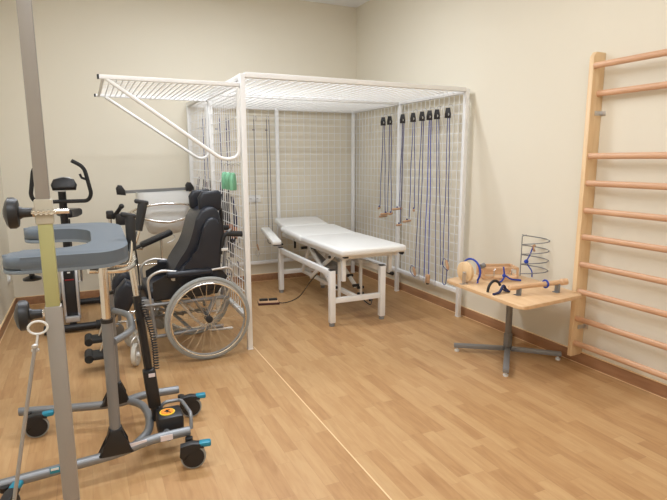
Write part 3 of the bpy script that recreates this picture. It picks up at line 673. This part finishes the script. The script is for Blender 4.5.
MB().box((-2.73, -3.431, .140), (.055, .003, .026)).build('label_plate', 'label', aw)
MB().box((-3.19, -3.472, .125), (.038, .003, .026)).build('label_plate', 'teal', aw, label='white and turquoise sticker')
MB().box((-3.19, -3.4745, .131), (.030, .002, .010)).build('label_plate', 'white_pl', aw)
def caster(x, y, dx, dy, tx, ty):
    c = V((x, y, .058)); ax = V((-dy, dx, 0)).normalized(); d = V((dx, dy, 0)).normalized()
    m = MB(); m.lathe(c, ax, [(.058, 0), (.056, .011), (.050, .014), (.048, -.0), (.050, -.014), (.056, -.011)], 36, closed=True); w_ = m.build('caster_wheel', 'tyre', aw, label='black caster wheel with grey tyre')
    m = MB(); m.lathe(c, ax, [(.030, -.016), (.0488, -.013), (.0488, .013), (.030, .016)], 30); m.build('hub', 'black', w_)
    m = MB(); T_ = V((tx, ty, .118))
    m.prism([(-.055, .062), (-.060, .01), (-.040, -.012), (-.022, .03), (.02, .048), (.050, .040), (.052, .062), (.0, .072)], c, d, (0, 0, 1), ax, .040, bev=.006)
    m.cyl(T_+V((0, 0, -.02)), T_, .018, seg=12); m.build('caster_housing', 'black', w_)
    m = MB(); q = c+d*.055+V((0, 0, .058)); m.box(q, (.055, .040, .024), rot=Matrix.Rotation(math.atan2(dy, dx), 3, 'Z'), bev=.008); m.build('brake_pedal', 'teal', w_, label='turquoise brake pedal')
caster(-2.625, -3.50, .93, -.15, -2.63, -3.43); caster(-2.545, -2.99, .95, -.1, -2.59, -2.95)
caster(-3.305, -2.875, .95, .1, -3.345, -2.82); caster(-3.345, -3.565, .3, .95, -3.37, -3.50)
for (x, y) in ((-2.945, -3.425), (-2.918, -2.895)):
    m = MB(); m.prism([(-.085, -.020), (.070, -.020), (.042, .030), (.028, .105), (-.026, .105), (-.045, .025)], (x, y, .135), (1, 0, 0), (0, 0, 1), (0, 1, 0), .056, bev=.010); jb = m.build('joint_bracket', 'black', aw)
    m = MB(); m.cyl((x, y, .20), (x, y, .735), .0235, seg=20); cl = m.build('column', 'alu', aw)
    m = MB(); m.cyl((x, y, .72), (x, y, .985), .0185, seg=20); m.build('inner_column', 'chrome', cl)
    m = MB(); m.cyl((x, y, .725), (x, y, .742), .0255, seg=20); m.build('collar', 'black', cl)
m = MB(); m.tube([(-2.925, -3.425, .635), (-2.835, -3.30, .635), (-2.83, -3.02, .635), (-2.91, -2.895, .635)], .016, 12, fil=.07); m.build('link_tube', 'alu', aw)
# U pad
uo = [(-3.30, -3.50), (-2.91, -3.50), (-2.835, -3.40), (-2.835, -2.88), (-2.91, -2.785), (-3.275, -2.785), (-3.275, -2.925), (-3.06, -2.925), (-2.98, -3.0), (-2.98, -3.29), (-3.06, -3.356), (-3.30, -3.356)]
outp = [(p.x, p.y) for p in fillet([V((a, b, 0)) for a, b in uo], .066, True, 7)]
def ulayer(z0, th, bev, mt, name, par, grow=0.0):
    m = MB(); m.prism(outp, (0, 0, z0), (1, 0, 0), (0, 1, 0), (0, 0, 1), th, bev=bev, seg=4, smooth=True)
    for v in m.bm.verts: v.co.z += .05*(v.co.y+3.50)/.75
    return m.build(name, mt, par)
up = ulayer(1.016, .052, .021, 'pad', 'forearm_pad', aw)
pb = ulayer(.984, .014, .004, 'padside', 'pad_base', up)
for x, y in ((-3.21, -3.38),):
    if True:
        m = MB(); m.cyl((x, y, .935), (x, y, .972), .010, seg=10); m.lathe((x, y, .925), (0, 0, 1), [(.012, 0), (.034, .005), (.034, .013), (.014, .022)], 20); m.build('knob', 'black', aw)
m = MB(); m.tube([(-3.0, -3.42, .955), (-2.86, -3.36, .93), (-2.80, -3.20, .93), (-2.80, -2.98, .95), (-2.90, -2.86, .98)], .012, 12, fil=.06); m.build('pad_carrier', 'chrome', aw)
for (a, b, c_, g0, g1) in (((-2.90, -3.24, .94), (-2.83, -3.24, .93), (-2.81, -3.22, 1.03), (-2.812, -3.21, .995), (-2.808, -3.20, 1.160)),
                         ((-2.90, -2.97, .95), (-2.81, -2.97, .93), (-2.76, -2.955, 1.03), (-2.757, -2.95, 1.055), (-2.724, -2.945, 1.20))):
    m = MB(); m.tube([a, b, c_, g1], .010, 12, fil=.05); hb = m.build('handle_tube', 'chrome', aw)
    m = MB(); g0, g1 = V(g0), V(g1); g2 = g1+V((.022, 0, .004))
    m.tube([g0, g0.lerp(g1, .5), g0.lerp(g1, .85), g1], [.021, .0225, .024, .020], 12); m.box(g1+V((-.008, 0, .0)), (.07, .036, .022), rot=Matrix.Rotation(math.radians(12), 3, 'Y'), bev=.009, seg=3); m.build('grip', 'rubber', hb)
m = MB(); m.tube([(-2.818, -3.18, .945), (-2.80, -3.185, .74)], .014, 14); m.build('actuator_rod', 'chrome', aw)
m = MB(); m.tube([(-2.803, -3.185, .77), (-2.752, -3.20, .18)], 1, prof=[(.020*math.cos(q)*1.0, .020*math.sin(q)) for q in [PI/8+k*PI/4 for k in range(8)]]); m.box((-2.762, -3.20, .30), (.060, .055, .20), rot=Matrix.Rotation(math.radians(-5), 3, 'Y'), bev=.010); m.box((-2.752, -3.20, .17), (.035, .04, .09), bev=.008); ac = m.build('actuator', 'black', aw)
MB().box((-2.760, -3.229, .375), (.030, .003, .018)).build('label_plate', 'label', ac)
m = MB(); pts = []
P0, P1 = V((-2.785, -3.195, .74)), V((-2.735, -3.21, .40))
for j in range(26*8+1):
    t_ = j/(26*8); q = 2*PI*j/8; pts.append(P0.lerp(P1, t_)+V((.012*math.cos(q), .012*math.sin(q), 0))+V((.018*math.sin(PI*t_), 0, 0)))
m.tube(pts, .0032, 5); m.tube(spline([(-2.795, -3.18, 1.02), (-2.785, -3.165, .90), tuple(P0)], 5), .004, 6); m.build('coiled_cable', 'black', ac)
m = MB(); m.b2((-2.755, -3.345, .095), (-2.635, -3.215, .195), bev=.012); bb_ = m.build('battery_box', 'black', aw)
m = MB(); m.use('yellow'); m.lathe((-2.705, -3.285, 0.195), (0, 0, 1), [(.036, 0), (.036, .004)], 28); m.use('orange'); m.lathe((-2.705, -3.285, 0.197), (0, 0, 1), [(.030, 0), (.030, .004)], 28)
m.use('black'); m.box((-2.705, -3.285, 0.2015), (.010, .028, .002)); m.box((-2.705, -3.28, .2015), (.028, .007, .002), rot=Matrix.Rotation(.5, 3, 'Z')); m.box((-2.696, -3.30, .2015), (.016, .006, .002), rot=Matrix.Rotation(-.9, 3, 'Z')); m.build('warning_sticker', 'orange', bb_, label='round orange sticker with black pictogram')
m = MB(); m.tube([(-2.73, -3.19, .130), (-2.72, -3.19, .205), (-2.625, -3.19, .205), (-2.605, -3.37, .205), (-2.612, -3.395, .14)], .009, 10, fil=.03); m.build('guard_tube', 'alu', aw)

# ---------------------------------------------------------------- foreground square steel post with knobs, and hanging cable
PX, PY = -3.062, -4.60
sp_ = thing('support_post', 'tall square steel post with black knobs in the left foreground', 'post', (PX, PY, 0))
R_ = Matrix.Rotation(math.radians(0), 3, 'Z')
def sq(z0, z1, w, bev=.003):
    return MB().box((PX, PY, (z0+z1)/2), (w, w*.9, z1-z0), rot=R_, bev=bev)
sq(.012, 1.115, .032).build('outer_tube', 'zinc', sp_)
sq(1.10, 2.45, .0255).build('inner_tube', 'zinc', sp_)
m = sq(1.113, 1.29, .0265, .002); m.build('measuring_strip', 'scale', sp_, label='yellowish measuring scale')
sq(1.285, 1.335, .033).build('collar', 'ivory', sp_, label='pale beige clamp collar')
m = MB(); m.lathe((PX, PY, 0), (0, 0, 1), [(.11, 0), (.11, .008), (.03, .014)], 32); m.build('base_plate', 'steel', sp_)
m = MB(); m.box((PX, PY, 2.456), (.036, .034, .012), rot=R_, bev=.004); m.build('top_cap', 'black', sp_)
for zk in (1.309, 1.100):
    d = R_@V((-1, 0, 0)); c_ = V((PX, PY+.0, zk))
    m = MB(); m.cyl(c_-d*(.045 if zk > 1.2 else .0), c_+d*.042, .0050, seg=12); m.cyl(c_+d*.015, c_+d*.020, .010, seg=6)
    bo = m.build('bolt', 'chrome', sp_)
    m = MB(); m.lathe(c_+d*.021, d, [(.009, 0), (.010, .016), (.013, .022), (.027, .024), (.031, .030), (.031, .040), (.024, .045), (.008, .050)], 24); m.build('knob', 'black', bo)
    if zk > 1.2:
        m = MB(); y_ = R_@V((0, -1, 0))
        for j in range(9):
            q = c_+y_*.019+R_@V((-.018+.0045*j, 0, 0))+V((0, 0, .003*(-1)**j)); m.ball(q, .0036, (1.3, 1, .9), 1)
        m.tube([c_+y_*.018+R_@V((-.020, 0, 0)), c_+y_*.018+R_@V((.020, 0, 0)), c_+R_@V((.020, .018, 0)), c_+R_@V((-.020, .018, 0))], .003, 6, closed=True); m.build('chain', 'chrome', sp_)
cb = thing('hanging_cable', 'taut steel cable tied to a white loop beside the foreground post', 'cable', (-3.087, -4.62, 0))
m = MB(); q0 = V((-3.090, -4.640, 1.082)); m.tube([q0+V((.017*math.cos(t_), -.010*math.sin(t_)*.3, .014*math.sin(t_))) for t_ in [k*2*PI/18 for k in range(18)]], .0024, 8, closed=True); m.build('loop', 'white_pl', cb)
m = MB(); k0 = q0+V((-.001, 0, -.014)); k1 = V((-3.096, -4.665, 1.040)); m.tube([k0, k1], .0025, 8); m.ball(k1+V((0, 0, .012)), .0055, (1.3, 1, 1), 1); m.ball(k1+V((.004, 0, .004)), .0045, (1, 1, 1), 1); m.ball(k1+V((-.004, 0, .004)), .004, (1, 1, 1), 1); m.build('knot', 'steel', cb)
m = MB(); m.tube([k1+V((0, 0, .01)), V((-3.150, -4.724, .774)), V((-3.24, -4.88, 00.004))], .0036, 8); m.build('wire', 'zinc', cb)

# ---------------------------------------------------------------- exercise bike
bk = thing('exercise_bike', 'black and silver exercise bike in the back left corner', 'exercise bike', (-3.06, -.85, 0))
BX = -3.08
m = MB(); m.tube([(-3.27, -1.41, .04), (-2.88, -1.41, .04)], .030, 14); m.tube([(-3.20, -.55, .04), (-2.84, -.55, .04)], .030, 14); m.beam((BX, -1.40, .055), (BX, -.55, .055), .05, .05); m.build('base', 'black', bk)
for x, y in ((-3.27, -1.41), (-2.88, -1.41), (-3.20, -.55), (-2.84, -.55)):
    m = MB(); m.lathe((x-.03, y, .042), (1, 0, 0), [(.02, 0), (.038, .004), (.038, .056), (.02, .06)], 16); m.build('end_cap', 'rubber', bk)
m = MB(); m.prism([(-1.36, .10), (-1.40, .20), (-1.38, .48), (-1.30, .62), (-1.15, .66), (-.95, .50), (-.80, .30), (-.85, .12)], (BX, 0, 0), (0, 1, 0), (0, 0, 1), (1, 0, 0), .11, bev=.025, seg=3, smooth=True); hs = m.build('flywheel_housing', 'black', bk)
for s in (-1, 1):
    m = MB(); m.prism([(-1.365, .10), (-1.405, .22), (-1.39, .48), (-1.33, .60), (-1.31, .58), (-1.36, .47), (-1.375, .22), (-1.33, .11)], (BX+s*.052, 0, 0), (0, 1, 0), (0, 0, 1), (1, 0, 0), .022, bev=.004); m.build('side_trim', 'silver', hs)
MB().b2((BX-.055, -1.415, .085), (BX+.055, -1.375, .135), bev=.008).build('nose_trim', 'silver', hs)
m = MB(); m.b2((BX-.032, -1.402, .46), (BX+.032, -1.388, .58), bev=.004); m.build('logo_panel', 'sock', hs)
m = MB(); m.b2((BX-.034, -1.404, .440), (BX+.034, -1.392, .448)); m.build('stripe', 'red', hs)
m = MB()
for z in (.50, .53): m.b2((BX-.012, -1.405, z), (BX+.010, -1.400, z+.012))
m.build('emblem', 'white_pl', hs)
m = MB(); m.tube([(BX, -1.25, .60), (BX, -1.33, 1.17)], .030, 14); m.build('console_post', 'black', bk)
m = MB(); m.use('black'); m.prism([(-.085, -.03), (.085, -.03), (.095, .01), (.075, .055), (0, .070), (-.075, .055), (-.095, .01)], (BX+.02, -1.34, 1.205), (1, 0, 0), (0, .35, .94), (0, -.94, .35), .06, bev=.018, seg=3, smooth=True); cs = m.build('console', 'black', bk)
m = MB(); m.b2((BX-.05, -1.378, 1.165), (BX+.03, -1.372, 1.175)); m.tube([V((BX+.02+.085*math.cos(t_), -1.33, 1.215+.062*math.sin(t_))) for t_ in [math.radians(a) for a in range(20, 161, 10)]], .005, 6); m.build('console_trim', 'silver', cs)
hbp = []
for s in (-1, 1):
    c0_ = BX-.05
    m = MB(); X = lambda d_: BX-.0+s*d_*1.14
    m.tube([(BX, -1.36, 1.085), (X(.165), -1.38, 1.085), (X(.19), -1.40, 1.14), (X(.155), -1.44, 1.36), (X(.08), -1.46, 1.41)], .0155, 12, fil=.05)
    hb = m.build('handlebar', 'rubber', bk)
    m = MB(); m.tube([(X(.165), -1.42, 1.26), (X(.135), -1.44, 1.275), (X(.125), -1.44, 1.305)], .010, 8); m.build('sensor_grip', 'black', hb)
m = MB(); m.tube([(BX, -.80, .08), (BX, -.74, .88)], .025, 12); m.build('seat_post', 'black', bk)
m = MB(); m.prism([(-.11, .08), (-.06, .12), (.06, .12), (.11, .08), (.05, -.02), (.03, -.14), (-.03, -.14), (-.05, -.02)], (BX+.02, -.72, .935), (1, 0, 0), (0, 1, 0), (0, 0, 1), .07, bev=.022, seg=3, smooth=True); m.build('saddle', 'leather', bk)
for s, a in ((-1, (-.12, -.13)), (1, (.0, .17))):
    m = MB(); m.tube([(BX+s*.055, -1.08, .36), (BX+s*.085, -1.08, .36), (BX+s*.09, -1.08+a[0], .36+a[1])], .009, 8); ck = m.build('crank', 'steel', bk)
    m = MB(); q = V((BX+s*.14, -1.08+a[0], .36+a[1])); m.box(q, (.10, .09, .026), bev=.006); m.tube([q+V((-.04, -.045, 0)), q+V((-.04, -.03, .045)), q+V((.04, .03, .045)), q+V((.04, .045, 0))], .006, 6, fil=.02); m.build('pedal', 'black', ck)

bk.location.x -= .085; bk.location.y += .33
# ---------------------------------------------------------------- shower commode chair behind the wheelchair
sc_ = thing('bath_chair', 'white plastic bath chair with chrome hoops standing behind the wheelchair', 'bath chair', (-2.30, -.5, 0))
CXm = -2.315; yc = -.46
m = MB()   # tapered bucket shell
secs = []
for (z, hw, dp, yo) in ((1.110, .245, .10, 0.0), (1.08, .25, .11, 0.0), (.95, .235, .12, -.005), (.86, .205, .125, -.01), (.79, .18, .12, -.01), (.725, .155, .10, 0.0), (.705, .13, .07, .01)):
    ring = []
    for j in range(24):
        q = 2*PI*j/24; cx_, sy_ = math.cos(q), math.sin(q); k = 2/4.0
        ring.append(m.bm.verts.new(V((CXm+hw*math.copysign(abs(cx_)**k, cx_), yc+yo+dp*math.copysign(abs(sy_)**k, sy_), z))))
    secs.append(ring)
F = [m.bm.faces.new((a[k], a[(k+1) % 24], b[(k+1) % 24], b[k])) for a, b in zip(secs, secs[1:]) for k in range(24)]
F += [m.bm.faces.new(secs[-1])]
# rim turned inwards and inner bowl
inn = [m.bm.verts.new(V((CXm+(v.co.x-CXm)*.92, yc+(v.co.y-yc)*.84, 1.108))) for v in secs[0]]
inb = [m.bm.verts.new(V((CXm+(v.co.x-CXm)*.62, yc+(v.co.y-yc)*.6, .76))) for v in secs[0]]
for a, b in ((secs[0], inn), (inn, inb)): F += [m.bm.faces.new((a[k], b[k], b[(k+1) % 24], a[(k+1) % 24])) for k in range(24)]
F += [m.bm.faces.new(inb)]
m._mark(F); m.build('seat_shell', 'white_pl', sc_)
yy = yc-.16
m = MB(); m.tube(spline([(CXm-.30, yc-.02, .93), (CXm-.20, yy, .985), (CXm, yy-.02, 1.005), (CXm+.20, yy, .99), (CXm+.31, yc-.02, .955)], 8), .012, 10); m.build('upper_hoop', 'chrome', sc_)
m = MB(); m.tube(spline([(CXm-.30, yc-.02, .93), (CXm-.20, yy-.03, .875), (CXm, yy-.06, .835), (CXm+.18, yy-.03, .865), (CXm+.26, yy, .92), (CXm+.31, yc-.02, .955)], 8), .013, 10); m.build('lower_hoop', 'chrome', sc_)
m = MB(); m.tube([(CXm-.36, yc+.02, 1.115), (CXm+.29, yc+.02, 1.135)], 1, prof=[(-.014, -.014), (.014, -.014), (.014, .014), (-.014, .014)]); tb = m.build('top_bar', 'darksteel', sc_)
for x, z in ((CXm-.38, 1.135), (CXm+.255, 1.15)):
    m = MB(); m.prism([(-.035, -.04), (.045, -.05), (.04, .0), (.012, .045), (-.02, .05), (-.04, .02)], (x, yc-.02, z), (1, 0, 0), (0, 0, 1), (0, 1, 0), .05, bev=.012); m.build('end_stop', 'black', tb)
m = MB(); m.tube([(CXm-.30, yc-.02, .93), (CXm-.42, yc+.02, .85), (CXm-.42, yc+.02, .06)], .012, 10, fil=.06); m.tube([(CXm+.31, yc-.02, .955), (CXm+.30, yc+.02, .80), (CXm+.30, yc+.02, .06)], .012, 10, fil=.06)
m.tube([(CXm-.04, yc, .72), (CXm-.04, yc, .12)], .015, 10); m.tube([(CXm-.42, yc+.02, .40), (CXm+.30, yc+.02, .40)], .011, 10); m.tube([(CXm-.42, yc-.30, .10), (CXm-.42, yc+.22, .10)], .012, 10); m.tube([(CXm+.30, yc-.30, .10), (CXm+.30, yc+.22, .10)], .012, 10); m.tube([(CXm-.42, yc, .11), (CXm+.30, yc, .11)], .012, 10)
m.build('frame', 'chrome', sc_)
for x in (CXm-.42, CXm+.30):
    for y in (yc-.28, yc+.20):
        m = MB(); m.lathe((x, y, .05), (1, 0, 0), [(.03, -.012), (.05, -.010), (.05, .010), (.03, .012)], 22); m.cyl((x, y, .05), (x, y, .11), .008, seg=8); m.build('caster', 'darksteel', sc_)

# forearm rollator between pad and wheelchair
fa = thing('forearm_walker', 'black and chrome forearm walker with raised arm gutter behind the wheelchair footrests', 'walking aid', (-2.72, -1.35, 0))
m = MB()
m.tube([(-2.84, -1.30, .06), (-2.82, -1.30, .60), (-2.76, -1.30, .72), (-2.60, -1.32, .70)], .012, 10, fil=.06)
m.tube([(-2.84, -1.02, .06), (-2.82, -1.02, .95)], .013, 10); m.tube([(-2.82, -1.02, .60), (-2.82, -1.30, .60)], .011, 10); m.tube([(-2.84, -1.36, .09), (-2.84, -.96, .09)], .012, 10)
m.tube([(-2.84, -1.30, .10), (-2.50, -1.30, .10)], .011, 10); m.tube([(-2.84, -1.02, .10), (-2.50, -1.02, .10)], .011, 10)
m.tube([(-2.74, -1.30, .62), (-2.70, -1.32, .74), (-2.64, -1.35, .79)], .010, 8)
m.build('frame', 'chrome', fa)
a, b = V((-2.625, -1.37, .735)), V((-2.372, -1.37, .835)); d = (b-a).normalized(); u = V((-d.z, 0, d.x))
m = MB(); m.beam(a, b, .085, .046, bev=.016); m.beam(a-d*.09-u*.005, a+d*.02, .05, .022, bev=.008); m.build('arm_gutter', 'black', fa)
m = MB(); m.tube([b-d*.01-u*.015, b+d*.01-u*.055, b-d*.03-u*.075, b-d*.07-u*.07], .004, 6, fil=.02); m.build('brake_lever', 'steel', fa)
m = MB(); m.tube([(-2.80, -1.02, .93), (-2.75, -1.06, 1.0), (-2.735, -1.10, 1.03)], .017, 10); m.ball((-2.73, -1.11, 1.035), .022); m.box((-2.82, -1.02, .96), (.06, .06, .07), bev=.012); m.box((-2.74, -1.04, .92), (.08, .04, .10), bev=.012); m.build('hand_grip', 'black', fa)
for x in (-2.84, -2.50):
    for y in (-1.34 if x < -2.6 else -1.30, -1.0):
        m = MB(); m.lathe((x, y, .052), (0, 1, 0), [(.03, -.014), (.052, -.011), (.052, .011), (.03, .014)], 22); m.build('wheel', 'darksteel', fa)

# ---------------------------------------------------------------- sockets
so = thing('double_socket', 'white double wall socket on the back wall behind the mesh', 'wall socket', (-1.255, YB, .975))
MB().b2((-1.335, YB-.010, .935), (-1.175, YB, 1.015), bev=.003).build('cover', 'white_pl', so)
m = MB()
for x in (-1.295, -1.215): m.lathe((x, YB-.008, .975), (0, -1, 0), [(.010, 0), (.010, .003)], 20)
m.build('sockets', 'darksteel', so)
s2 = thing('round_socket', 'small white round wall socket low on the left wall', 'wall socket', (XL, -.25, .335))
m = MB(); m.lathe((XL, -.25, .335), (1, 0, 0), [(.045, 0), (.045, .008), (.030, .012), (.028, .022), (.010, .024)], 24); m.build('cover', 'white_pl', s2)

# ---------------------------------------------------------------- world, camera, view
w = bpy.data.worlds.new('world'); C.world = w; w.use_nodes = True
w.node_tree.nodes['Background'].inputs[0].default_value = (1, .95, .88, 1); w.node_tree.nodes['Background'].inputs[1].default_value = .3
cam = bpy.data.cameras.new('camera'); co = bpy.data.objects.new('camera', cam); col.objects.link(co); C.camera = co
yaw, pit, rol = math.radians(25.0532), math.radians(-9.7543), math.radians(-.1541)
Fv = V((math.sin(yaw)*math.cos(pit), math.cos(yaw)*math.cos(pit), math.sin(pit))); Rv = V((math.cos(yaw), -math.sin(yaw), 0)); Uv = Rv.cross(Fv)
R2 = Rv*math.cos(rol)+Uv*math.sin(rol); U2 = -Rv*math.sin(rol)+Uv*math.cos(rol)
mt_ = Matrix((R2, U2, -Fv)).transposed().to_4x4(); mt_.translation = V((-2.9811, -5.8027, 1.4109)); co.matrix_world = mt_
cam.sensor_width = 36; cam.lens = 524.83/667*36; cam.clip_start = .05
vs = C.view_settings; vs.view_transform = 'Standard'; vs.look = 'None'; vs.exposure = 0.0; vs.gamma = 1; vs.use_curve_mapping = False
